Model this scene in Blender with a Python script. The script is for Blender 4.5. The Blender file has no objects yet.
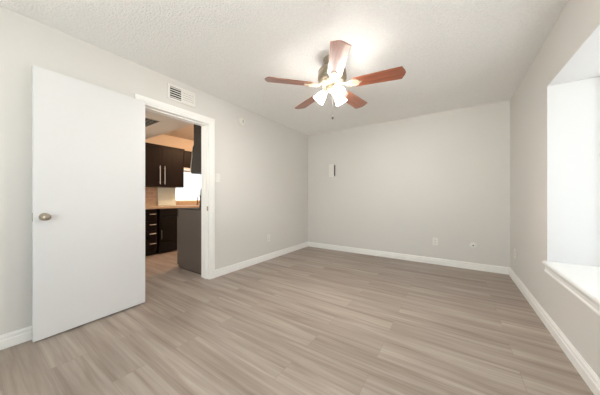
import bpy, bmesh, math, random
from mathutils import Vector, Matrix
from math import pi, sin, cos, radians as rad
random.seed(4)
SC = bpy.context.scene
C = SC.collection

# ------------------------------------------------------------------ camera
cam_d = bpy.data.cameras.new('camera'); cam = bpy.data.objects.new('camera', cam_d); C.objects.link(cam)
cam.location = (0, 0, 1.08); cam.rotation_euler = (rad(90), 0, rad(33.95))
cam_d.sensor_width = 36.0; cam_d.lens = 36.0 * 228.5 / 600; cam_d.shift_y = -0.0005; cam_d.shift_x = 0.0003
cam_d.clip_start = 0.02
SC.camera = cam

# ------------------------------------------------------------------ world, exposure
DAY = 3.8            # strength of the overcast sky outside
LAMP = 22.0          # frosted lamp shades of the ceiling fan
BULB = 1000.0         # the bulbs inside them
KITCHEN_LAMP = 95.0   # warm kitchen ceiling light
w = bpy.data.worlds.new('overcast_sky'); SC.world = w; w.use_nodes = True
bgn = w.node_tree.nodes['Background']
bgn.inputs[1].default_value = DAY
wt = w.node_tree; wtc = wt.nodes.new('ShaderNodeTexCoord'); wsp = wt.nodes.new('ShaderNodeSeparateXYZ'); wr = wt.nodes.new('ShaderNodeValToRGB')
wt.links.new(wtc.outputs['Generated'], wsp.inputs[0]); wt.links.new(wsp.outputs[2], wr.inputs['Fac']); wt.links.new(wr.outputs['Color'], bgn.inputs[0])
wr.color_ramp.elements[0].position = 0.0; wr.color_ramp.elements[0].color = (1.5, 1.48, 1.45, 1)      # lower half set brighter than the sky to push light onto ceilings
wr.color_ramp.elements[1].position = 0.04; wr.color_ramp.elements[1].color = (0.82, 0.87, 0.93, 1)    # hazy sky
SC.view_settings.view_transform = 'Standard'; SC.view_settings.look = 'None'
SC.view_settings.gamma = 1; SC.view_settings.exposure = 0.62; SC.view_settings.use_curve_mapping = False
SC.cycles.max_bounces = 14; SC.cycles.diffuse_bounces = 10; SC.cycles.transparent_max_bounces = 12
SC.cycles.use_denoising = True
SC.cycles.sample_clamp_indirect = 8

# ------------------------------------------------------------------ materials
def lin(c):
    c /= 255.0
    return c / 12.92 if c <= 0.04045 else ((c + 0.055) / 1.055) ** 2.4
def rgb(r, g, b): return (lin(r), lin(g), lin(b), 1)

def mat(name, col, rough=0.5, metal=0.0, coat=0.0, bump=None, emit=None, emit_col=None, spec=None, mottled=0.0):
    m = bpy.data.materials.new(name); m.use_nodes = True
    nt = m.node_tree; p = nt.nodes['Principled BSDF']
    p.inputs['Base Color'].default_value = col
    p.inputs['Roughness'].default_value = rough
    p.inputs['Metallic'].default_value = metal
    p.inputs['Coat Weight'].default_value = coat
    if spec is not None: p.inputs['Specular IOR Level'].default_value = spec
    if emit:
        p.inputs['Emission Color'].default_value = emit_col or (1, 1, 1, 1)
        p.inputs['Emission Strength'].default_value = emit
    if bump or mottled:
        tc = nt.nodes.new('ShaderNodeTexCoord')
        n = nt.nodes.new('ShaderNodeTexNoise'); nt.links.new(tc.outputs['Object'], n.inputs['Vector'])
        n.inputs['Detail'].default_value = 4
        if bump:
            n.inputs['Scale'].default_value = bump[0]
            b = nt.nodes.new('ShaderNodeBump'); b.inputs['Strength'].default_value = bump[1]
            b.inputs['Distance'].default_value = bump[2]
            nt.links.new(n.outputs['Fac'], b.inputs['Height']); nt.links.new(b.outputs['Normal'], p.inputs['Normal'])
        if mottled:
            n2 = nt.nodes.new('ShaderNodeTexNoise'); n2.inputs['Scale'].default_value = bump[0] if bump else 12
            n2.inputs['Detail'].default_value = 3
            nt.links.new(tc.outputs['Object'], n2.inputs['Vector'])
            r = nt.nodes.new('ShaderNodeValToRGB')
            r.color_ramp.elements[0].position = 0.35; r.color_ramp.elements[1].position = 0.65
            k = 1 - mottled
            r.color_ramp.elements[0].color = (col[0] * k, col[1] * k, col[2] * k, 1); r.color_ramp.elements[1].color = col
            nt.links.new(n2.outputs['Fac'], r.inputs['Fac']); nt.links.new(r.outputs['Color'], p.inputs['Base Color'])
    return m

def wood_mat(name, ramp, axis_scale, rough=0.4, coat=0.0, grain=1.0, spec=0.5):
    m = bpy.data.materials.new(name); m.use_nodes = True
    nt = m.node_tree; p = nt.nodes['Principled BSDF']
    tc = nt.nodes.new('ShaderNodeTexCoord'); mp = nt.nodes.new('ShaderNodeMapping')
    mp.inputs['Scale'].default_value = axis_scale
    n = nt.nodes.new('ShaderNodeTexNoise'); n.inputs['Scale'].default_value = grain
    n.inputs['Detail'].default_value = 6; n.inputs['Distortion'].default_value = 0.6
    r = nt.nodes.new('ShaderNodeValToRGB')
    els = r.color_ramp.elements
    els[0].position, els[0].color = 0.32, ramp[0]
    els[1].position, els[1].color = 0.68, ramp[-1]
    nt.links.new(tc.outputs['Object'], mp.inputs['Vector']); nt.links.new(mp.outputs['Vector'], n.inputs['Vector'])
    nt.links.new(n.outputs['Fac'], r.inputs['Fac']); nt.links.new(r.outputs['Color'], p.inputs['Base Color'])
    p.inputs['Specular IOR Level'].default_value = spec; p.inputs['Roughness'].default_value = rough; p.inputs['Coat Weight'].default_value = coat
    p.inputs['Coat Roughness'].default_value = 0.36
    return m

def floor_mat():
    m = bpy.data.materials.new('vinyl_plank'); m.use_nodes = True
    nt = m.node_tree; N = nt.nodes; L = nt.links; p = N['Principled BSDF']
    tc = N.new('ShaderNodeTexCoord')
    mp = N.new('ShaderNodeMapping'); mp.inputs['Location'].default_value = (0.43, 0.045, 0)
    L.new(tc.outputs['Object'], mp.inputs['Vector'])
    br = N.new('ShaderNodeTexBrick'); br.offset = 0.37; br.offset_frequency = 2
    br.inputs['Scale'].default_value = 1; br.inputs['Brick Width'].default_value = 1.22
    br.inputs['Row Height'].default_value = 0.18; br.inputs['Mortar Size'].default_value = 0.0012
    br.inputs['Mortar Smooth'].default_value = 0.2; br.inputs['Bias'].default_value = 0
    br.inputs['Color1'].default_value = (0, 0, 0, 1); br.inputs['Color2'].default_value = (1, 1, 1, 1)
    br.inputs['Mortar'].default_value = (0.3, 0.3, 0.3, 1)
    L.new(mp.outputs['Vector'], br.inputs['Vector'])
    # every plank gets its own slice of grain
    sep = N.new('ShaderNodeSeparateXYZ'); L.new(mp.outputs['Vector'], sep.inputs[0])
    mul = N.new('ShaderNodeMath'); mul.operation = 'MULTIPLY'; mul.inputs[1].default_value = 37.0
    L.new(br.outputs['Color'], mul.inputs[0])
    def grain(sx, sy, scale, detail, dist):
        cx = N.new('ShaderNodeMath'); cx.operation = 'MULTIPLY'; cx.inputs[1].default_value = sx; L.new(sep.outputs[0], cx.inputs[0])
        cy = N.new('ShaderNodeMath'); cy.operation = 'MULTIPLY'; cy.inputs[1].default_value = sy; L.new(sep.outputs[1], cy.inputs[0])
        cb = N.new('ShaderNodeCombineXYZ'); L.new(cx.outputs[0], cb.inputs[0]); L.new(cy.outputs[0], cb.inputs[1]); L.new(mul.outputs[0], cb.inputs[2])
        n = N.new('ShaderNodeTexNoise'); n.inputs['Scale'].default_value = scale; n.inputs['Detail'].default_value = detail
        n.inputs['Distortion'].default_value = dist
        L.new(cb.outputs[0], n.inputs['Vector']); return n
    g1 = grain(0.7, 12, 1.0, 6, 0.9)      # broad cathedral streaks
    g2 = grain(2.2, 60, 1.0, 4, 0.3)      # fine pores
    r1 = N.new('ShaderNodeValToRGB')
    e = r1.color_ramp.elements
    e[0].position, e[0].color = 0.30, rgb(140, 126, 115)
    e[1].position, e[1].color = 0.72, rgb(177, 165, 155)
    x = e.new(0.5); x.color = rgb(159, 146, 135)
    L.new(g1.outputs['Fac'], r1.inputs['Fac'])
    r2 = N.new('ShaderNodeValToRGB'); e = r2.color_ramp.elements
    e[0].position, e[0].color = 0.35, (0.80, 0.79, 0.785, 1); e[1].position, e[1].color = 0.6, (1, 1, 1, 1)
    L.new(g2.outputs['Fac'], r2.inputs['Fac'])
    m1 = N.new('ShaderNodeMix'); m1.data_type = 'RGBA'; m1.blend_type = 'MULTIPLY'; m1.inputs[0].default_value = 0.8
    L.new(r1.outputs['Color'], m1.inputs[6]); L.new(r2.outputs['Color'], m1.inputs[7])
    r3 = N.new('ShaderNodeValToRGB'); e = r3.color_ramp.elements     # plank to plank tone
    e[0].position, e[0].color = 0.0, (0.95, 0.948, 0.945, 1); e[1].position, e[1].color = 1.0, (1.03, 1.03, 1.03, 1)
    L.new(br.outputs['Color'], r3.inputs['Fac'])
    m2 = N.new('ShaderNodeMix'); m2.data_type = 'RGBA'; m2.blend_type = 'MULTIPLY'; m2.inputs[0].default_value = 1
    L.new(m1.outputs[2], m2.inputs[6]); L.new(r3.outputs['Color'], m2.inputs[7])
    m3 = N.new('ShaderNodeMix'); m3.data_type = 'RGBA'; L.new(br.outputs['Fac'], m3.inputs[0])
    L.new(m2.outputs[2], m3.inputs[6]); m3.inputs[7].default_value = rgb(136, 122, 111)
    L.new(m3.outputs[2], p.inputs['Base Color'])
    p.inputs['Roughness'].default_value = 0.42; p.inputs['Specular IOR Level'].default_value = 0.4
    b = N.new('ShaderNodeBump'); b.inputs['Strength'].default_value = 0.15; b.inputs['Distance'].default_value = 0.002
    L.new(g2.outputs['Fac'], b.inputs['Height']); L.new(b.outputs['Normal'], p.inputs['Normal'])
    return m

def glass_mat(name='window_glass', tr=(0.96, 0.98, 0.97, 1)):
    m = bpy.data.materials.new(name); m.use_nodes = True
    nt = m.node_tree; nt.nodes.remove(nt.nodes['Principled BSDF'])
    t = nt.nodes.new('ShaderNodeBsdfTransparent'); g = nt.nodes.new('ShaderNodeBsdfGlossy'); g.inputs['Roughness'].default_value = 0.02
    mx = nt.nodes.new('ShaderNodeMixShader'); mx.inputs[0].default_value = 0.06
    t.inputs[0].default_value = tr
    nt.links.new(t.outputs[0], mx.inputs[1]); nt.links.new(g.outputs[0], mx.inputs[2])
    nt.links.new(mx.outputs[0], nt.nodes['Material Output'].inputs['Surface'])
    return m

def tile_mat(name, c1, c2, grout, bw, rh):
    m = bpy.data.materials.new(name); m.use_nodes = True
    nt = m.node_tree; p = nt.nodes['Principled BSDF']
    tc = nt.nodes.new('ShaderNodeTexCoord'); mp = nt.nodes.new('ShaderNodeMapping')
    mp.inputs['Rotation'].default_value = (rad(90), 0, rad(90))
    sp = nt.nodes.new('ShaderNodeSeparateXYZ'); cb = nt.nodes.new('ShaderNodeCombineXYZ')
    nt.links.new(tc.outputs['Object'], sp.inputs[0]); nt.links.new(sp.outputs[1], cb.inputs[0]); nt.links.new(sp.outputs[2], cb.inputs[1])
    br = nt.nodes.new('ShaderNodeTexBrick'); br.inputs['Scale'].default_value = 1
    br.inputs['Brick Width'].default_value = bw; br.inputs['Row Height'].default_value = rh
    br.inputs['Mortar Size'].default_value = 0.003
    br.inputs['Color1'].default_value = c1; br.inputs['Color2'].default_value = c2; br.inputs['Mortar'].default_value = grout
    nt.links.new(cb.outputs[0], br.inputs['Vector']); nt.links.new(br.outputs['Color'], p.inputs['Base Color'])
    p.inputs['Roughness'].default_value = 0.3
    return m

M = {}
M['wall'] = mat('greige_wall_paint', rgb(216, 213.5, 209), 0.55, bump=(90, 0.12, 0.004))
M['ceil'] = mat('popcorn_ceiling', rgb(244, 243, 241), 0.9, bump=(70, 0.85, 0.012), mottled=0.05)
M['floor'] = floor_mat()
M['trim'] = mat('semi_gloss_white_trim', rgb(240, 239, 236), 0.35)
M['door'] = mat('white_door_paint', rgb(222, 222, 222), 0.4)
M['reveal'] = mat('white_reveal_paint', rgb(219, 219, 219), 0.6)
M['vinyl'] = mat('white_window_vinyl', rgb(238, 238, 236), 0.4)
M['glass'] = glass_mat()
M['dimmed'] = glass_mat('dimmed_glass', (0.54, 0.55, 0.55, 1))  # tint added to dim daylight through the panes, no real screen
M['plastic'] = mat('white_plastic', rgb(230, 229, 224), 0.35)
M['plastic2'] = mat('warm_white_plastic', rgb(226, 222, 213), 0.4)
M['dark'] = mat('hole_shade', rgb(20, 19, 18), 0.8, spec=0.1)  # near-black stands in for shade inside ducts and socket holes
M['grey'] = mat('grey_plastic_and_side_shade', rgb(80, 76, 70), 0.6)
M['nickel'] = mat('satin_nickel', rgb(176, 166, 150), 0.32, 1.0)
M['antique'] = mat('antique_nickel', rgb(168, 158, 140), 0.36, 0.9)
M['brass'] = mat('cream_brass', rgb(196, 184, 162), 0.4, 0.4)
M['blade'] = wood_mat('cherry_blade', [rgb(118, 60, 38), rgb(168, 98, 66)], (3, 40, 40), rough=0.38, coat=1.0)
M['shade'] = mat('frosted_lit_glass', rgb(250, 248, 240), 0.5, emit=LAMP, emit_col=(1, 0.965, 0.92, 1))
M['bulb'] = mat('lit_bulb', rgb(255, 250, 240), 0.5, emit=BULB, emit_col=(1, 0.96, 0.91, 1))
M['register'] = mat('register_white_metal', rgb(232, 230, 224), 0.45)
M['espresso'] = wood_mat('espresso_cabinet', [rgb(18, 11, 11), rgb(30, 19, 18)], (14, 14, 2), rough=0.45, spec=0.15)
M['black'] = mat('black_appliance', rgb(18, 16, 18), 0.3, spec=0.25)
M['charcoal'] = mat('charcoal_range_side', rgb(92, 83, 77), 0.5, spec=0.25)
M['hood'] = mat('black_stainless', rgb(40, 35, 31), 0.4, 0.0, spec=0.25)
M['steel'] = mat('brushed_steel', rgb(200, 198, 194), 0.28, 1.0)
M['granite'] = mat('tan_granite', rgb(204, 182, 156), 0.3, bump=(60, 0.0, 0.001), mottled=0.3)
M['bronze'] = mat('oiled_bronze', rgb(120, 88, 62), 0.35, 0.7)
M['kwall'] = mat('kitchen_wall_paint', rgb(230, 217, 200), 0.6, bump=(80, 0.1, 0.003))
M['kceil'] = mat('kitchen_ceiling_paint', rgb(224, 218, 208), 0.9, bump=(75, 0.6, 0.008))
M['tan_tile'] = tile_mat('tan_tile', rgb(204, 176, 152), rgb(188, 160, 138), rgb(212, 198, 180), 0.15, 0.075)
M['white_tile'] = tile_mat('white_tile', rgb(244, 246, 248), rgb(238, 241, 245), rgb(222, 224, 226), 0.2, 0.1)
M['pale'] = mat('pale_green_white_panel', rgb(224, 236, 230), 0.3)
M['klamp'] = mat('warm_lit_diffuser', rgb(255, 235, 205), 0.5, emit=KITCHEN_LAMP, emit_col=(1, 0.62, 0.36, 1))
M['tread'] = mat('black_rubber', rgb(28, 28, 28), 0.7)

# ------------------------------------------------------------------ mesh helpers
class MB:
    def __init__(s): s.bm = bmesh.new()
    def box(s, x0, x1, y0, y1, z0, z1, bev=0, mtx=None):
        r = bmesh.ops.create_cube(s.bm, size=1.0)
        for v in r['verts']:
            v.co = Vector(((x0 + x1) / 2 + v.co.x * (x1 - x0), (y0 + y1) / 2 + v.co.y * (y1 - y0), (z0 + z1) / 2 + v.co.z * (z1 - z0)))
        vs = r['verts']
        if bev:
            es = list({e for v in vs for e in v.link_edges})
            rr = bmesh.ops.bevel(s.bm, geom=es, offset=bev, segments=2, affect='EDGES', profile=0.7)
            vs = list({v for f in rr['faces'] for v in f.verts} | {v for v in vs if v.is_valid})
        if mtx is not None:
            allv = set(vs)
            stack = list(vs)
            while stack:
                v = stack.pop()
                for e in v.link_edges:
                    o = e.other_vert(v)
                    if o not in allv: allv.add(o); stack.append(o)
            bmesh.ops.transform(s.bm, matrix=mtx, verts=list(allv))
        return s
    def cyl(s, p0, p1, r0, r1=None, n=24):
        p0, p1 = Vector(p0), Vector(p1); d = p1 - p0; r1 = r0 if r1 is None else r1
        q = Vector((0, 0, 1)).rotation_difference(d.normalized()).to_matrix().to_4x4()
        bmesh.ops.create_cone(s.bm, cap_ends=True, segments=n, radius1=r0, radius2=r1, depth=d.length,
                              matrix=Matrix.Translation((p0 + p1) / 2) @ q)
        return s
    def lathe(s, prof, n=32, mtx=None):
        rows = []
        for r, z in prof:
            if r < 1e-6: rows.append([s.bm.verts.new((0, 0, z))])
            else: rows.append([s.bm.verts.new((r * cos(2 * pi * k / n), r * sin(2 * pi * k / n), z)) for k in range(n)])
        for a, b in zip(rows, rows[1:]):
            for k in range(n):
                k2 = (k + 1) % n
                if len(a) == 1 and len(b) == 1: continue
                if len(a) == 1: s.bm.faces.new((a[0], b[k2], b[k]))
                elif len(b) == 1: s.bm.faces.new((a[k], a[k2], b[0]))
                else: s.bm.faces.new((a[k], a[k2], b[k2], b[k]))
        if mtx is not None:
            bmesh.ops.transform(s.bm, matrix=mtx, verts=[v for r in rows for v in r])
        return s
    def prism(s, pts, z0, z1, mtx=None, bev=0):
        lo = [s.bm.verts.new((x, y, z0)) for x, y in pts]; hi = [s.bm.verts.new((x, y, z1)) for x, y in pts]
        n = len(pts)
        f1 = s.bm.faces.new(list(reversed(lo))); f2 = s.bm.faces.new(hi)
        for k in range(n): s.bm.faces.new((lo[k], lo[(k + 1) % n], hi[(k + 1) % n], hi[k]))
        if mtx is not None: bmesh.ops.transform(s.bm, matrix=mtx, verts=lo + hi)
        return s
    def tube(s, pts, r, n=10):
        pts = [Vector(p) for p in pts]; rows = []
        up = Vector((0.13, 0.21, 0.97))
        for i, p in enumerate(pts):
            d = (pts[min(i + 1, len(pts) - 1)] - pts[max(i - 1, 0)]).normalized()
            a = d.cross(up)
            if a.length < 1e-3: a = d.cross(Vector((1, 0, 0)))
            a.normalize(); b = d.cross(a).normalized()
            rr = r[i] if isinstance(r, (list, tuple)) else r
            rows.append([s.bm.verts.new(p + (a * cos(2 * pi * k / n) + b * sin(2 * pi * k / n)) * rr) for k in range(n)])
        for A, B in zip(rows, rows[1:]):
            for k in range(n): s.bm.faces.new((A[k], A[(k + 1) % n], B[(k + 1) % n], B[k]))
        s.bm.faces.new(rows[0]); s.bm.faces.new(list(reversed(rows[-1])))
        return s
    def build(s, name, m, parent=None, smooth=False, loc=(0, 0, 0), rot=(0, 0, 0)):
        bmesh.ops.recalc_face_normals(s.bm, faces=s.bm.faces[:])
        me = bpy.data.meshes.new(name); s.bm.to_mesh(me); s.bm.free()
        for mm in (m if isinstance(m, list) else [m]): me.materials.append(mm)
        if smooth:
            me.polygons.foreach_set('use_smooth', [True] * len(me.polygons))
            try: me.set_sharp_from_angle(angle=rad(38))
            except Exception: pass
        o = bpy.data.objects.new(name, me); C.objects.link(o); o.location = loc; o.rotation_euler = rot
        if parent: o.parent = parent
        return o

def tag(o, label, cat, group=None, kind=None):
    o['label'] = label; o['category'] = cat
    if group: o['group'] = group
    if kind: o['kind'] = kind
    return o
def thing(name, label, cat, loc=(0, 0, 0), rotz=0, group=None, kind=None):
    o = bpy.data.objects.new(name, None); C.objects.link(o); o.empty_display_size = 0.1
    o.location = loc; o.rotation_euler = (0, 0, rotz)
    return tag(o, label, cat, group, kind)
def struct(name, mb, m, label, cat):
    return tag(mb.build(name, m), label, cat, kind='structure')

# ------------------------------------------------------------------ room dimensions (metres)
XL, XR, YB, YF, H = -2.67, 0.655, 4.285, -1.15, 2.44
TW = 0.15                       # partition thickness
KX0, KY0, KY1 = -5.2, -0.6, 4.285   # kitchen shell
XK = XL - TW
OY0, OY1, OZ = 1.06, 1.82, 2.04      # doorway, clear
WY0, WY1, WZ0, WZ1 = 1.10, 2.77, 0.54, 2.02  # window in the right wall
RV = 0.36                            # reveal depth

# ------------------------------------------------------------------ shell
struct('floor', MB().box(KX0 - 0.1, XR + RV + 0.1, YF - 0.1, YB + 0.1, -0.12, 0), M['floor'],
       'greige wood-look plank floor running through the room into the kitchen', 'floor')
struct('ceiling', MB().box(XL - TW / 2, XR + 0.02, YF, YB, H, H + 0.12), M['ceil'],
       'white popcorn-textured ceiling above the empty room', 'ceiling')
b = MB(); J = 0.02
b.box(XK, XL, YF, OY0 - J, 0, H); b.box(XK, XL, OY1 + J, YB, 0, H); b.box(XK, XL, OY0 - J, OY1 + J, OZ + J, H)
struct('wall_left', b, M['wall'], 'light greige wall with the doorway and the air register', 'wall')
struct('wall_back', MB().box(XK, XR + RV, YB, YB + 0.12, 0, H + 0.12), M['wall'],
       'light greige far wall between the two corners', 'wall')
b = MB()
b.box(XR, XR + RV, WY1, YB, 0, H + 0.12); b.box(XR, XR + RV, YF, WY0, 0, H + 0.12)
b.box(XR, XR + RV, WY0, WY1, 0, WZ0 - 0.03); b.box(XR, XR + RV, WY0, WY1, WZ1, H + 0.12)
struct('wall_right', b, M['wall'], 'greige wall on the right with the deep window recess', 'wall')
b = MB(); FX0, FX1, FZ0, FZ1 = -1.7, 0.4, 0.55, 2.15
b.box(XK, FX0, YF - 0.12, YF, 0, H + 0.12); b.box(FX1, XR + RV, YF - 0.12, YF, 0, H + 0.12)
b.box(FX0, FX1, YF - 0.12, YF, 0, FZ0); b.box(FX0, FX1, YF - 0.12, YF, FZ1, H + 0.12)
struct('wall_front', b, M['wall'], 'greige wall behind the viewer with a wide opening added for light', 'wall')

# window reveal lining (white drywall return) + stool + apron
def window(name, axis, a0, a1, z0, z1, pos, label, mull=1, glass='glass', q=0.045):
    """vinyl window in a plane; axis 'x': glass normal along x at x=pos, else along y"""
    t = thing(name, label, 'window', (0, 0, 0), kind='structure')
    def bx(mb, u0, u1, d0, d1, w0, w1, bev=0):
        if axis == 'x': mb.box(pos + d0, pos + d1, u0, u1, w0, w1, bev)
        else: mb.box(u0, u1, pos + d0, pos + d1, w0, w1, bev)
    f = MB()
    bx(f, a0, a1, -0.03, 0.03, z0, z0 + q, 0.004); bx(f, a0, a1, -0.03, 0.03, z1 - q, z1, 0.004)
    bx(f, a0, a0 + q, -0.03, 0.03, z0 + q, z1 - q, 0.004); bx(f, a1 - q, a1, -0.03, 0.03, z0 + q, z1 - q, 0.004)
    f.build('window_frame', M['vinyl'], t)
    n = mull + 1
    for k in range(1, n):
        u = a0 + (a1 - a0) * k / n
        mm = MB(); bx(mm, u - 0.025, u + 0.025, -0.022, 0.022, z0 + q, z1 - q, 0.003); mm.build('mullion', M['vinyl'], t)
    for k in range(n):
        u0 = a0 + (a1 - a0) * k / n + (q if k == 0 else 0.025); u1 = a0 + (a1 - a0) * (k + 1) / n - (q if k == n - 1 else 0.025)
        g = MB(); bx(g, u0, u1, -0.003, 0.003, z0 + q, z1 - q); g.build('pane', M[glass], t)
    return t
w1 = window('window_1', 'x', WY0, WY1, WZ0, WZ1, XR + RV - 0.035, 'white-framed window deep in the recess of the right wall', 2, 'dimmed')
r = MB()
r.box(XR + 0.0005, XR + RV - 0.066, WY1 - 0.006, WY1 + 0.0, WZ0, WZ1 - 0.006); r.box(XR + 0.0005, XR + RV - 0.066, WY0, WY0 + 0.006, WZ0, WZ1 - 0.006)
r.box(XR + 0.0005, XR + RV - 0.066, WY0, WY1, WZ1 - 0.006, WZ1)
# rounded corner bead
r.cyl((XR + 0.003, WY1 - 0.002, WZ0), (XR + 0.003, WY1 - 0.002, WZ1), 0.004, n=10)
r.cyl((XR + 0.003, WY0, WZ1 - 0.002), (XR + 0.003, WY1, WZ1 - 0.002), 0.004, n=10)
r.build('window_reveal', M['reveal'], w1)
s_ = MB()
s_.box(XR - 0.014, XR + RV - 0.066, WY0 - 0.0, WY1, WZ0 - 0.03, WZ0, 0.0)
s_.box(XR - 0.014, XR, WY0 - 0.025, WY0, WZ0 - 0.03, WZ0); s_.box(XR - 0.014, XR, WY1, WY1 + 0.008, WZ0 - 0.03, WZ0)
s_.cyl((XR - 0.014, WY0 - 0.025, WZ0 - 0.015), (XR - 0.014, WY1 + 0.008, WZ0 - 0.015), 0.015, n=14)
s_.build('window_sill', M['trim'], w1, smooth=True)
a_ = MB(); pr = [(0, 0), (0.010, 0), (0.016, 0.008), (0.016, 0.016), (0.010, 0.024), (0.010, 0.046), (0.014, 0.058), (0.016, 0.066), (0, 0.066)]
a_.prism([(-px, pz) for px, pz in pr], 0, WY1 - WY0 + 0.033,
         Matrix.Translation((XR, WY0 - 0.025, WZ0 - 0.096)) @ Matrix(((1, 0, 0, 0), (0, 0, 1, 0), (0, 1, 0, 0), (0, 0, 0, 1))))
a_.build('window_apron', M['trim'], w1)
window('added_window_rear', 'y', FX0, FX1, FZ0, FZ1, YF - 0.06, 'wide unseen window added behind the viewer for even light', 1)  # unseen window, added to even out the light in the room

# baseboards
BP = [(0, 0), (0.018, 0), (0.018, 0.060), (0.012, 0.064), (0.012, 0.076), (0.015, 0.080), (0.013, 0.088), (0.006, 0.094), (0.005, 0.100), (0, 0.100)]
def base(name, p0, p1, inward, label):
    p0, p1 = Vector(p0), Vector(p1); d = (p1 - p0).normalized(); n = Vector(inward)
    m = Matrix(((n.x, 0, d.x, p0.x), (n.y, 0, d.y, p0.y), (0, 1, 0, 0), (0, 0, 0, 1)))
    struct(name, MB().prism(BP, 0, (p1 - p0).length, m), M['trim'], label, 'baseboard')
base('baseboard_left', (XL, OY1 + 0.083, 0), (XL, YB, 0), (1, 0, 0), 'white baseboard from the doorway to the far left corner')
base('baseboard_left_near', (XL, YF, 0), (XL, OY0 - 0.087, 0), (1, 0, 0), 'white baseboard behind the open door')
base('baseboard_back', (XL, YB, 0), (XR, YB, 0), (0, -1, 0), 'white baseboard along the far wall')
base('baseboard_right', (XR, YF, 0), (XR, YB, 0), (-1, 0, 0), 'white baseboard below the window wall')

# door casing and jamb
b = MB(); CW = 0.083
def casing(xa, sgn):
    for t0, t1, w0, w1_ in ((0, 0.011, 0, CW), (0.011, 0.017, 0.022, CW), (0.017, 0.02, 0.045, CW - 0.006)):
        xx = sorted((xa + sgn * t0, xa + sgn * t1))
        b.box(xx[0], xx[1], OY1 + w0, OY1 + w1_, 0, OZ + w1_)
        b.box(xx[0], xx[1], OY0 - w1_, OY0 - w0, 0, OZ + w1_)
        b.box(xx[0], xx[1], OY0 - w0, OY1 + w0, OZ + w0, OZ + w1_)
casing(XL, 1); casing(XK, -1)
b.box(XK, XL, OY0 - J, OY0, 0, OZ + J); b.box(XK, XL, OY1, OY1 + J, 0, OZ + J); b.box(XK, XL, OY0, OY1, OZ, OZ + J)
b.box(XL - 0.085, XL - 0.045, OY0, OY0 + 0.011, 0, OZ); b.box(XL - 0.085, XL - 0.045, OY1 - 0.011, OY1, 0, OZ)
b.box(XL - 0.085, XL - 0.045, OY0, OY1, OZ - 0.011, OZ)
tr = struct('trim_1', b, M['trim'], 'white moulded casing around the kitchen doorway', 'door frame')
sp_ = MB().box(XL - 0.038, XL - 0.006, OY1 - 0.002, OY1, 0.90, 0.96, 0.0005)
sp_.build('strike_plate', M['nickel'], tr)['label'] = 'small metal strike plate on the jamb'

# door leaf, swung back against the left wall
hx, hy = -2.607, 1.052
ang = math.atan2(0.30 - hy, -2.563 - hx)          # direction hinge -> free edge
dr = thing('door_1', 'white flush door standing open against the left wall', 'door', (hx, hy, 0), ang, kind='structure')
LW = 0.755
MB().box(0, LW, -0.035, 0.0, 0.012, 2.054, 0.002).build('door_leaf', M['door'], dr)
def knob(sgn, y0):
    pf = [(0, 0), (0.028, 0), (0.029, 0.003), (0.026, 0.008), (0.012, 0.011), (0.010, 0.026), (0.012, 0.031), (0.020, 0.036), (0.025, 0.045),
          (0.026, 0.054), (0.023, 0.063), (0.014, 0.069), (0, 0.071)]
    if sgn < 0: pf = [(r_, z_ * 0.93) for r_, z_ in pf]
    mm = Matrix.Translation((LW - 0.056, y0, 0.932)) @ Matrix.Rotation(-sgn * pi / 2, 4, 'X')
    MB().lathe(pf, 28, mm).build('door_knob', M['nickel'], dr, smooth=True)
knob(1, 0.0); knob(-1, -0.035)
MB().box(LW - 0.0005, LW + 0.0015, -0.029, -0.006, 0.90, 0.965).build('latch_plate', M['nickel'], dr)
for z in (0.22, 1.02, 1.84):
    MB().cyl((-0.006, -0.038, z - 0.045), (-0.006, -0.038, z + 0.045), 0.006, n=12).cyl((-0.006, -0.038, z + 0.045), (-0.006, -0.038, z + 0.052), 0.004, 0.002, n=12).build('hinge', M['nickel'], dr, smooth=True)

# ------------------------------------------------------------------ kitchen shell
KW0, KW1 = 2.70, 3.85
struct('wall_kitchen_back', MB().box(KX0 - 0.1, XK, KY1, KY1 + 0.12, 0, H + 0.12), M['kwall'], 'end wall of the kitchen beyond the range', 'wall')
b = MB(); kx0, kx1, kz0, kz1 = -5.1, -3.5, 0.8, 2.12
b.box(KX0 - 0.1, kx0, KY0 - 0.12, KY0, 0, H + 0.12); b.box(kx1, XK, KY0 - 0.12, KY0, 0, H + 0.12)
b.box(kx0, kx1, KY0 - 0.12, KY0, 0, kz0); b.box(kx0, kx1, KY0 - 0.12, KY0, kz1, H + 0.12)
struct('wall_kitchen_front', b, M['wall'], 'near end wall of the kitchen side with an opening added for daylight', 'wall')
window('added_window_kitchen', 'y', kx0, kx1, kz0, kz1, KY0 - 0.06, 'unseen window added at the near end of the kitchen side for daylight', 1)  # added out of view to bring cool daylight into the kitchen
DC, DY = 2.25, 2.09
b = MB(); b.box(KX0, XK, KY0, DY, DC, DC + 0.03); b.box(KX0, XK, DY - 0.03, DY, DC + 0.03, H)
struct('ceiling_kitchen_dropped', b, M['kceil'], 'lowered grey-white ceiling just beyond the doorway', 'ceiling')
struct('ceiling_kitchen', MB().box(KX0, XK - 0.0, KY0, KY1, H, H + 0.12), M['kwall'], 'raised warm-lit ceiling over the kitchen cabinets', 'ceiling')

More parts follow.
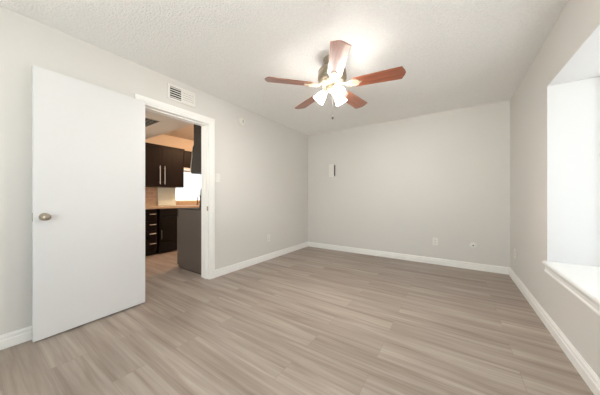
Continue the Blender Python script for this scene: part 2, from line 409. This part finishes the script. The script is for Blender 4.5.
# ------------------------------------------------------------------ ceiling fan
FC = Vector((-0.993, 2.045, H)); PZ = 2.17 - H
fan = thing('ceiling_fan', 'five-bladed ceiling fan with cherry blades and three lit lamp shades', 'ceiling fan', FC)
MB().lathe([(0, 0), (0.085, 0), (0.088, -0.008), (0.080, -0.030), (0.055, -0.050), (0.022, -0.058), (0, -0.058)], 36).build('ceiling_canopy', M['antique'], fan, smooth=True)
MB().cyl((0, 0, -0.055), (0, 0, -0.10), 0.014, n=20).build('downrod', M['antique'], fan, smooth=True)
MB().lathe([(0, -0.085), (0.055, -0.085), (0.095, -0.094), (0.128, -0.110), (0.138, -0.125), (0.134, -0.133), (0.138, -0.140), (0.140, -0.185),
            (0.136, -0.192), (0.140, -0.199), (0.132, -0.214), (0.112, -0.226), (0.100, -0.232), (0, -0.232)], 48).build('motor_housing', M['antique'], fan, smooth=True)
# decorative band with raised leaves on the underside of the motor
b = MB(); b.lathe([(0.0, -0.232), (0.104, -0.232), (0.108, -0.240), (0.100, -0.252), (0.085, -0.262), (0.0, -0.262)], 40)
for k in range(20):
    a = 2 * pi * k / 20
    b.cyl((0.088 * cos(a), 0.088 * sin(a), -0.262), (0.112 * cos(a), 0.112 * sin(a), -0.232), 0.006, 0.008, n=8)
b.build('flywheel_band', M['brass'], fan, smooth=True)
BA0 = 10.5
def blade_mesh():
    pts = [(0.205, -0.050), (0.222, -0.062), (0.628, -0.077), (0.652, -0.030), (0.660, 0), (0.652, 0.030), (0.628, 0.077), (0.222, 0.062), (0.205, 0.050)]
    return MB().prism(pts, -0.003, 0.003)
def iron_mesh():
    b = MB()
    b.tube([(0.095, 0, -0.248 - PZ), (0.13, 0, -0.262 - PZ), (0.165, 0, -0.006), (0.20, 0, -0.008)], [0.011, 0.011, 0.010, 0.009], 10)
    # three-lobed scroll plate screwed under the blade root
    b.prism([(0.175, -0.012), (0.195, -0.040), (0.225, -0.048), (0.25, -0.036), (0.262, -0.014), (0.285, 0.0), (0.262, 0.014), (0.25, 0.036),
             (0.225, 0.048), (0.195, 0.040), (0.175, 0.012)], -0.009, -0.0035)
    for x, y in ((0.225, -0.03), (0.225, 0.03), (0.262, 0)): b.cyl((x, y, -0.012), (x, y, -0.009), 0.005, n=10)
    for s in (-1, 1):
        b.tube([(0.14, 0, -0.012), (0.155, s * 0.022, -0.010), (0.175, s * 0.036, -0.007), (0.20, s * 0.034, -0.007)], 0.005, 8)
    return b
bl0 = blade_mesh().build('blade', M['blade'], fan); ir0 = iron_mesh().build('blade_iron', M['brass'], bl0, smooth=True)
for k in range(5):
    if k == 0: bl, ir = bl0, ir0
    else:
        bl = bl0.copy(); C.objects.link(bl); bl.parent = fan
        ir = ir0.copy(); C.objects.link(ir); ir.parent = bl
    bl.location = (0, 0, PZ)
    bl.rotation_euler = (Matrix.Rotation(rad(BA0 + 72 * k + (3 if k == 4 else 0)), 3, 'Z') @ Matrix.Rotation(rad(-12), 3, 'X')).to_euler()
# light kit
MB().lathe([(0, -0.262), (0.036, -0.262), (0.040, -0.270), (0.046, -0.285), (0.050, -0.300), (0.044, -0.318), (0.028, -0.330), (0.012, -0.338), (0.010, -0.348), (0, -0.350)], 32).build('light_kit', M['brass'], fan, smooth=True)
for a in (-37, 73, 197):
    a = rad(a); tilt = rad(40)
    mm = Matrix.Rotation(a, 4, 'Z') @ Matrix.Translation((0.066, 0, -0.305)) @ Matrix.Rotation(pi - tilt, 4, 'Y')
    # fitter arm + cup
    cup = MB().lathe([(0, -0.02), (0.012, -0.02), (0.022, -0.006), (0.027, 0.006), (0.027, 0.016), (0.0, 0.016)], 24, mm)
    cup.tube([(0.03 * cos(a), 0.03 * sin(a), -0.296), (0.062 * cos(a), 0.062 * sin(a), -0.300)], 0.008, 8)
    cup.build('lamp_holder', M['brass'], fan, smooth=True)
    sh = MB().lathe([(0.024, 0.010), (0.030, 0.022), (0.040, 0.045), (0.046, 0.070), (0.050, 0.092), (0.058, 0.112), (0.060, 0.116), (0.057, 0.114),
                     (0.048, 0.092), (0.043, 0.070), (0.036, 0.045), (0.026, 0.022), (0.020, 0.012), (0.024, 0.010)], 32, mm).build('lamp_shade', M['shade'], fan, smooth=True)
    sh['label'] = 'glowing frosted bell shade'
    MB().lathe([(0, 0.016), (0.012, 0.018), (0.013, 0.035), (0.022, 0.055), (0.024, 0.070), (0.018, 0.084), (0, 0.090)], 20, mm).build('bulb', M['bulb'], sh, smooth=True)
pc = MB(); pc.cyl((0.012, -0.014, -0.335), (0.012, -0.014, -0.568), 0.0009, n=8)
pch = pc.build('pull_chain', M['nickel'], fan)
MB().lathe([(0, -0.563), (0.003, -0.565), (0.009, -0.577), (0.0105, -0.587), (0.007, -0.597), (0, -0.600)], 16, Matrix.Translation((0.012, -0.014, 0))).build('pull_fob', M['grey'], pch, smooth=True)

# ------------------------------------------------------------------ fixtures on the left wall
# two-way air register over the doorway
g = thing('air_register', 'white two-way wall air register above the kitchen doorway', 'air vent', (XL, 1.462, 2.278))
GW, GH = 0.325, 0.175
b = MB(); fw = 0.022
b.box(0, 0.012, -GW / 2, GW / 2, GH / 2 - fw, GH / 2, 0.002); b.box(0, 0.012, -GW / 2, GW / 2, -GH / 2, -GH / 2 + fw, 0.002)
b.box(0, 0.012, -GW / 2, -GW / 2 + fw, -GH / 2 + fw, GH / 2 - fw); b.box(0, 0.012, GW / 2 - fw, GW / 2, -GH / 2 + fw, GH / 2 - fw)
b.box(0, 0.012, -0.008, 0.008, -GH / 2 + fw, GH / 2 - fw)
b.build('register_frame', M['register'], g)
MB().box(0.0003, 0.0015, -GW / 2 + fw, GW / 2 - fw, -GH / 2 + fw, GH / 2 - fw).build('duct_shade', M['dark'], g)  # dark sheet on the wall, standing in for shade in the duct
iy0, iz0, ih = GW / 2 - fw, -GH / 2 + fw, GH - 2 * fw
n = 5
for k in range(n):      # left bank: louvres thrown up, gaps show the dark sheet
    z = iz0 + (k + 0.5) * ih / n
    MB().box(-0.003, 0.0045, -iy0, -0.008, -0.0042, 0.0042, mtx=Matrix.Translation((0.0072, 0, z)) @ Matrix.Rotation(rad(10), 4, 'Y')).build('louvre', M['register'], g)
for k in range(n):      # right bank: louvres closed down, faces show
    z = iz0 + (k + 0.5) * ih / n
    MB().box(-0.0128, 0.0128, 0.008, iy0, -0.001, 0.001, mtx=Matrix.Translation((0.0072, 0, z)) @ Matrix.Rotation(rad(78), 4, 'Y')).build('louvre', M['register'], g)

# smoke detector
sd = thing('smoke_detector', 'small round white detector high on the left wall past the doorway', 'smoke detector', (XL, 2.383, 2.222))
RY = Matrix.Rotation(pi / 2, 4, 'Y')
MB().lathe([(0, 0), (0.068, 0), (0.069, 0.010), (0.063, 0.014), (0, 0.014)], 36, RY).build('mounting_base', M['plastic2'], sd, smooth=True)
MB().lathe([(0, 0.014), (0.054, 0.014), (0.054, 0.022), (0.046, 0.030), (0.030, 0.033), (0, 0.034)], 36, RY).build('detector_body', M['plastic'], sd, smooth=True)
MB().box(0.0335, 0.036, -0.005, 0.005, -0.022, 0.022, 0.001).build('sensor_slot', M['grey'], sd)

# wall plates: local x = out of wall
def plate(name, label, cat, loc, rotz, kind):
    t = thing(name, label, cat, loc, rotz)
    if kind != 'coax':
        MB().box(0, 0.006, -0.036, 0.036, -0.058, 0.058, 0.002).build('cover_plate', M['plastic'], t)
    if kind == 'switch':
        MB().box(0.006, 0.0075, -0.017, 0.017, -0.034, 0.034, 0.0005).build('rocker_frame', M['plastic2'], t)
        MB().box(-0.002, 0.002, -0.015, 0.015, -0.031, 0.031, 0.0008, mtx=Matrix.Translation((0.008, 0, 0)) @ Matrix.Rotation(rad(3), 4, 'Y')).build('rocker', M['plastic'], t)
    if kind == 'outlet':
        for s in (-1, 1):
            f = MB().prism([(0.0165 * cos(a_), max(-0.0125, min(0.0125, 0.0165 * sin(a_)))) for a_ in [2 * pi * i / 24 for i in range(24)]], 0.006, 0.0078,
                           Matrix.Translation((0, 0, s * 0.0195)) @ Matrix(((0, 0, 1, 0), (1, 0, 0, 0), (0, 1, 0, 0), (0, 0, 0, 1)))).build('receptacle', M['plastic2'], t)
            sl = MB(); sl.box(0.0078, 0.0082, -0.0075, -0.0055, s * 0.0195 - 0.002, s * 0.0195 + 0.006); sl.box(0.0078, 0.0082, 0.0055, 0.0075, s * 0.0195 - 0.002, s * 0.0195 + 0.006)
            sl.cyl((0.0078, 0, s * 0.0195 - 0.0065), (0.0082, 0, s * 0.0195 - 0.0065), 0.0022, n=10)
            sl.build('socket_holes', M['dark'], f)
    if kind == 'coax':
        MB().lathe([(0, 0), (0.043, 0), (0.043, 0.003), (0.038, 0.006), (0, 0.007)], 32, RY).build('round_plate', M['plastic'], t, smooth=True)
        j = MB().lathe([(0, 0.007), (0.009, 0.007), (0.009, 0.010), (0.005, 0.010), (0.005, 0.018), (0.0, 0.018)], 16, RY).build('jack', M['grey'], t, smooth=True)
    return t
plate('light_switch', 'white light switch on the left wall beside the doorway', 'light switch', (XL, 1.957, 1.345), 0, 'switch')
plate('wall_outlet', 'white outlet low on the left wall', 'outlet', (XL, 2.985, 0.372), 0, 'outlet')
plate('wall_outlet', 'white outlet low on the far wall', 'outlet', (-0.247, YB, 0.365), -pi / 2, 'outlet')
plate('wall_outlet', 'white outlet low on the right wall near the far corner', 'outlet', (XR, 3.965, 0.36), pi, 'outlet')
plate('cable_jack_plate', 'round white cable jack plate low on the far wall', 'wall plate', (0.242, YB, 0.358), -pi / 2, 'coax')
# surface box on the back wall
t = thing('wall_box', 'upright white box with its shaded side coloured dark grey, mounted on the far wall', 'wall box', (-2.075, YB, 1.625), -pi / 2)
MB().box(0, 0.040, -0.058, 0.058, -0.125, 0.125, 0.003).build('box_body', M['plastic2'], t)
MB().box(0.040, 0.048, -0.060, 0.058, -0.128, 0.128, 0.002).build('box_cover', M['plastic'], t)
MB().box(0.002, 0.047, 0.058, 0.066, -0.110, 0.110, 0.001).build('shaded_side', M['grey'], t)['label'] = 'box side coloured dark grey for its shade'  # dark grey strip paints in the shade on this side

# ------------------------------------------------------------------ kitchen contents
# return grille in the dropped ceiling
t = thing('ceiling_grille', 'louvred return-air grille in the lowered kitchen ceiling', 'air vent', (-3.99, 1.52, DC))
b = MB(); q = 0.02; ax, ay = 0.27, 0.22
b.box(-ax, ax, -ay, -ay + q, -0.008, 0); b.box(-ax, ax, ay - q, ay, -0.008, 0); b.box(-ax, -ax + q, -ay + q, ay - q, -0.008, 0); b.box(ax - q, ax, -ay + q, ay - q, -0.008, 0)
b.build('grille_frame', M['kceil'], t)
MB().box(-ax + q, ax - q, -ay + q, ay - q, -0.001, 0).build('grille_shade', M['dark'], t)  # dark sheet stands in for the shade above the louvres
for k in range(7):
    x = -ax + q + (k + 0.5) * (2 * ax - 2 * q) / 7
    MB().box(-0.015, 0.015, -ay + q, ay - q, -0.001, 0.001, mtx=Matrix.Translation((x, 0, -0.0065)) @ Matrix.Rotation(rad(12), 4, 'Y')).build('louvre', M['kceil'], t)

CF = -4.6      # base cabinet face
def bar_handle(p0, p1, out, parent, r=0.006):
    p0, p1, o = Vector(p0), Vector(p1), Vector(out)
    d = (p1 - p0)
    h = MB(); h.cyl(p0 + o, p1 + o, r, n=12); h.cyl(p0 + d * 0.12, p0 + d * 0.12 + o, r * 0.8, n=10); h.cyl(p0 + d * 0.88, p0 + d * 0.88 + o, r * 0.8, n=10)
    return h.build('handle', M['steel'], parent, smooth=True)
t = thing('drawer_cabinet', 'dark brown four-drawer base cabinet under the tan countertop', 'cabinet', (KX0, 1.79, 0))
MB().box(0.025, 0.58, -0.275, 0.275, 0.09, 0.860).build('cabinet_body', M['espresso'], t)
MB().box(0.025, 0.53, -0.275, 0.275, 0.0, 0.09).build('toe_kick', M['black'], t)
zs = [(0.105, 0.30), (0.31, 0.465), (0.475, 0.635), (0.645, 0.85)]
for z0, z1 in zs:
    f = MB().box(0.58, 0.60, -0.265, 0.268, z0, z1, 0.003).build('drawer', M['espresso'], t)
    zc = (z0 + z1) / 2 + 0.02
    bar_handle((0.60, 0.13, zc), (0.60, 0.235, zc), (0.025, 0, 0), f, 0.007)
t = thing('dishwasher', 'black dishwasher beside the four-drawer cabinet', 'dishwasher', (KX0, 2.39, 0))
MB().box(0.025, 0.57, -0.30, 0.30, 0.02, 0.860).build('dishwasher_body', M['black'], t)
MB().box(0.57, 0.60, -0.296, 0.296, 0.24, 0.70, 0.004).build('dishwasher_door', M['black'], t)
MB().box(0.57, 0.605, -0.296, 0.296, 0.71, 0.855, 0.004).build('control_panel', M['black'], t)
MB().box(0.57, 0.588, -0.296, 0.296, 0.03, 0.22, 0.004).build('access_panel', M['black'], t)
bar_handle((0.60, -0.262, 0.28), (0.60, -0.262, 0.46), (0.02, 0, 0), t, 0.0035)
t = thing('sink_cabinet', 'dark brown base cabinet beyond the dishwasher', 'cabinet', (KX0, 3.49, 0))
MB().box(0.025, 0.58, -0.79, 0.79, 0.09, 0.860).build('cabinet_body', M['espresso'], t)
MB().box(0.025, 0.53, -0.79, 0.79, 0.0, 0.09).build('toe_kick', M['black'], t)
for k in range(3):
    y0 = -0.78 + k * 0.525
    f = MB().box(0.58, 0.60, y0, y0 + 0.515, 0.105, 0.850, 0.003).build('cabinet_door', M['espresso'], t)
    bar_handle((0.60, y0 + 0.47, 0.62), (0.60, y0 + 0.47, 0.76), (0.025, 0, 0), f)
tag(MB().box(KX0, CF + 0.035, 1.50, KY1 - 0.005, 0.862, 0.90, 0.004).build('countertop', M['granite']), 'tan granite countertop over the dark base cabinets', 'countertop')
tag(MB().box(KX0, KX0 + 0.010, 1.50, 2.70, 0.985, 1.29).build('tile_backsplash', M['tan_tile']), 'tan tile backsplash under the large wall cabinet', 'backsplash', kind='structure')
tag(MB().box(KX0, KX0 + 0.02, 1.50, KY1 - 0.005, 0.901, 0.985, 0.003).build('counter_upstand', M['granite']), 'low tan granite upstand along the back of the countertop', 'backsplash')
b = MB()
b.box(KX0 - 0.1, KX0, KY0, KW0, 0, H + 0.12); b.box(KX0 - 0.1, KX0, KW1, KY1, 0, H + 0.12)
b.box(KX0 - 0.1, KX0, KW0, KW1, 0, 0.99); b.box(KX0 - 0.1, KX0, KW0, KW1, 1.69, H + 0.12)
struct('wall_kitchen_far', b, M['kwall'], 'warm-lit kitchen wall behind the dark cabinets', 'wall')
window('window_4', 'x', KW0, KW1, 0.99, 1.69, KX0 - 0.05, 'bright white window over the kitchen countertop', 0, 'dimmed', 0.02)
# pale panel leaning on the backsplash
tag(MB().box(0, 0.012, -0.185, 0.185, 0, 0.40, 0.004).build('cutting_board', M['pale'], loc=(KX0 + 0.052, 2.50, 0.901), rot=(0, rad(-4.2), 0)),
    'pale rectangular board leaning on the backsplash under the wall cabinet', 'board')
# uppers
t = thing('wall_cabinet', 'large dark brown wall cabinet with two doors and long steel handles', 'cabinet', (KX0, 2.26, 1.29))
MB().box(0, 0.30, -0.46, 0.46, 0, 0.82).build('cabinet_body', M['espresso'], t)
for y0, y1, hy_ in ((-0.458, 0.007, -0.035), (0.013, 0.458, 0.055)):
    f = MB().box(0.30, 0.32, y0, y1, 0.004, 0.80, 0.003).build('cabinet_door', M['espresso'], t)
    bar_handle((0.32, hy_, 0.05), (0.32, hy_, 0.42), (0.03, 0, 0), f, 0.007)
MB().box(0, 0.335, -0.46, 0.47, 0.80, 0.835, 0.004).build('crown_strip', M['espresso'], t)
t = thing('short_wall_cabinet', 'short dark brown wall cabinet right of the large one', 'cabinet', (KX0, 3.10, 1.73))
MB().box(0, 0.28, -0.37, 0.37, 0, 0.38).build('cabinet_body', M['espresso'], t)
for y0, y1 in ((-0.365, -0.003), (0.003, 0.365)):
    MB().box(0.28, 0.30, y0, y1, 0.004, 0.37, 0.003).build('cabinet_door', M['espresso'], t)
MB().box(0, 0.30, -0.37, 0.37, -0.03, 0.0, 0.004).build('light_rail', M['plastic'], t)
# faucet
t = thing('faucet', 'small bronze faucet standing on the tan countertop', 'faucet', (-4.98, 3.10, 0.90))
MB().lathe([(0, 0), (0.030, 0), (0.030, 0.008), (0.016, 0.018), (0.012, 0.05), (0, 0.05)], 20).build('faucet_base', M['bronze'], t, smooth=True)
MB().tube([(0, 0, 0.04), (0, 0, 0.17), (0.02, 0, 0.205), (0.06, 0, 0.22), (0.10, 0, 0.205), (0.115, 0, 0.17)], 0.011, 10).build('spout', M['bronze'], t, smooth=True)
MB().tube([(0, 0.01, 0.035), (0, 0.05, 0.06), (0, 0.08, 0.085)], 0.007, 8).build('lever', M['bronze'], t, smooth=True)

# range, its back to the partition wall
RY0 = 1.862
t = thing('range_stove', 'freestanding dark range seen from its charcoal side through the doorway', 'stove', (XK - 0.045, RY0 + 0.38, 0))
MB().box(-0.63, 0, -0.378, 0.378, 0.014, 0.895, 0.003).build('range_body', M['charcoal'], t)
MB().box(-0.60, -0.02, -0.37, 0.36, 0.0, 0.014).build('range_plinth', M['black'], t)
MB().box(-0.665, 0, -0.38, 0.38, 0.895, 0.912, 0.004).build('cooktop', M['tread'], t)
f = MB().box(-0.675, -0.63, -0.376, 0.376, 0.24, 0.78, 0.006).build('oven_door', M['charcoal'], t)
bar_handle((-0.675, -0.32, 0.72), (-0.675, 0.32, 0.72), (-0.045, 0, 0), f, 0.010)
MB().box(-0.67, -0.63, -0.376, 0.376, 0.05, 0.23, 0.006).build('storage_drawer', M['charcoal'], t)
MB().box(-0.672, -0.63, -0.376, 0.376, 0.79, 0.893, 0.004).build('front_panel', M['black'], t)
for y in (-0.28, -0.14, 0.14, 0.28):
    MB().cyl((-0.672, y, 0.84), (-0.70, y, 0.84), 0.020, 0.017, n=18).build('control_knob', M['black'], t, smooth=True)
MB().prism([(-0.085, 0.915), (-0.055, 1.19), (-0.03, 1.21), (0, 1.21), (0, 0.915)], -0.378, 0.378, Matrix(((1, 0, 0, 0), (0, 0, 1, 0), (0, 1, 0, 0), (0, 0, 0, 1)))).build('backguard', M['black'], t)
# chimney style hood
t = thing('range_hood', 'dark chimney range hood hanging above the range', 'range hood', (XK, RY0 + 0.38, 1.42))
MB().box(-0.27, -0.002, -0.375, 0.375, 0.33, H - 1.42 - 0.003, 0.002).build('hood_chimney', M['hood'], t)
MB().prism([(-0.32, 0.0), (-0.335, 0.03), (-0.325, 0.13), (-0.30, 0.25), (-0.29, 0.37), (-0.27, 0.40), (-0.215, 0.40), (-0.002, 0.40), (-0.002, 0.0)], -0.38, 0.38,
           Matrix(((1, 0, 0, 0), (0, 0, 1, 0), (0, 1, 0, 0), (0, 0, 0, 1)))).build('hood_canopy', M['hood'], t)
MB().prism([(-0.338, 0.035), (-0.345, 0.06), (-0.332, 0.14), (-0.308, 0.25), (-0.303, 0.33), (-0.297, 0.33), (-0.295, 0.25), (-0.320, 0.13), (-0.330, 0.04)], -0.384, 0.384,
           Matrix(((1, 0, 0, 0), (0, 0, 1, 0), (0, 1, 0, 0), (0, 0, 0, 1)))).build('hood_visor', M['steel'], t)

# kitchen ceiling light (its glow warms the raised ceiling)
t = thing('ceiling_light', 'round warm ceiling light in the kitchen beyond the doorway', 'ceiling light', (-3.85, 3.15, H))
MB().lathe([(0, 0), (0.17, 0), (0.17, -0.02), (0.155, -0.03), (0, -0.03)], 36).build('light_base', M['nickel'], t, smooth=True)
MB().lathe([(0.155, -0.03), (0.15, -0.06), (0.12, -0.085), (0.06, -0.10), (0, -0.103)], 36).build('diffuser', M['klamp'], t, smooth=True)
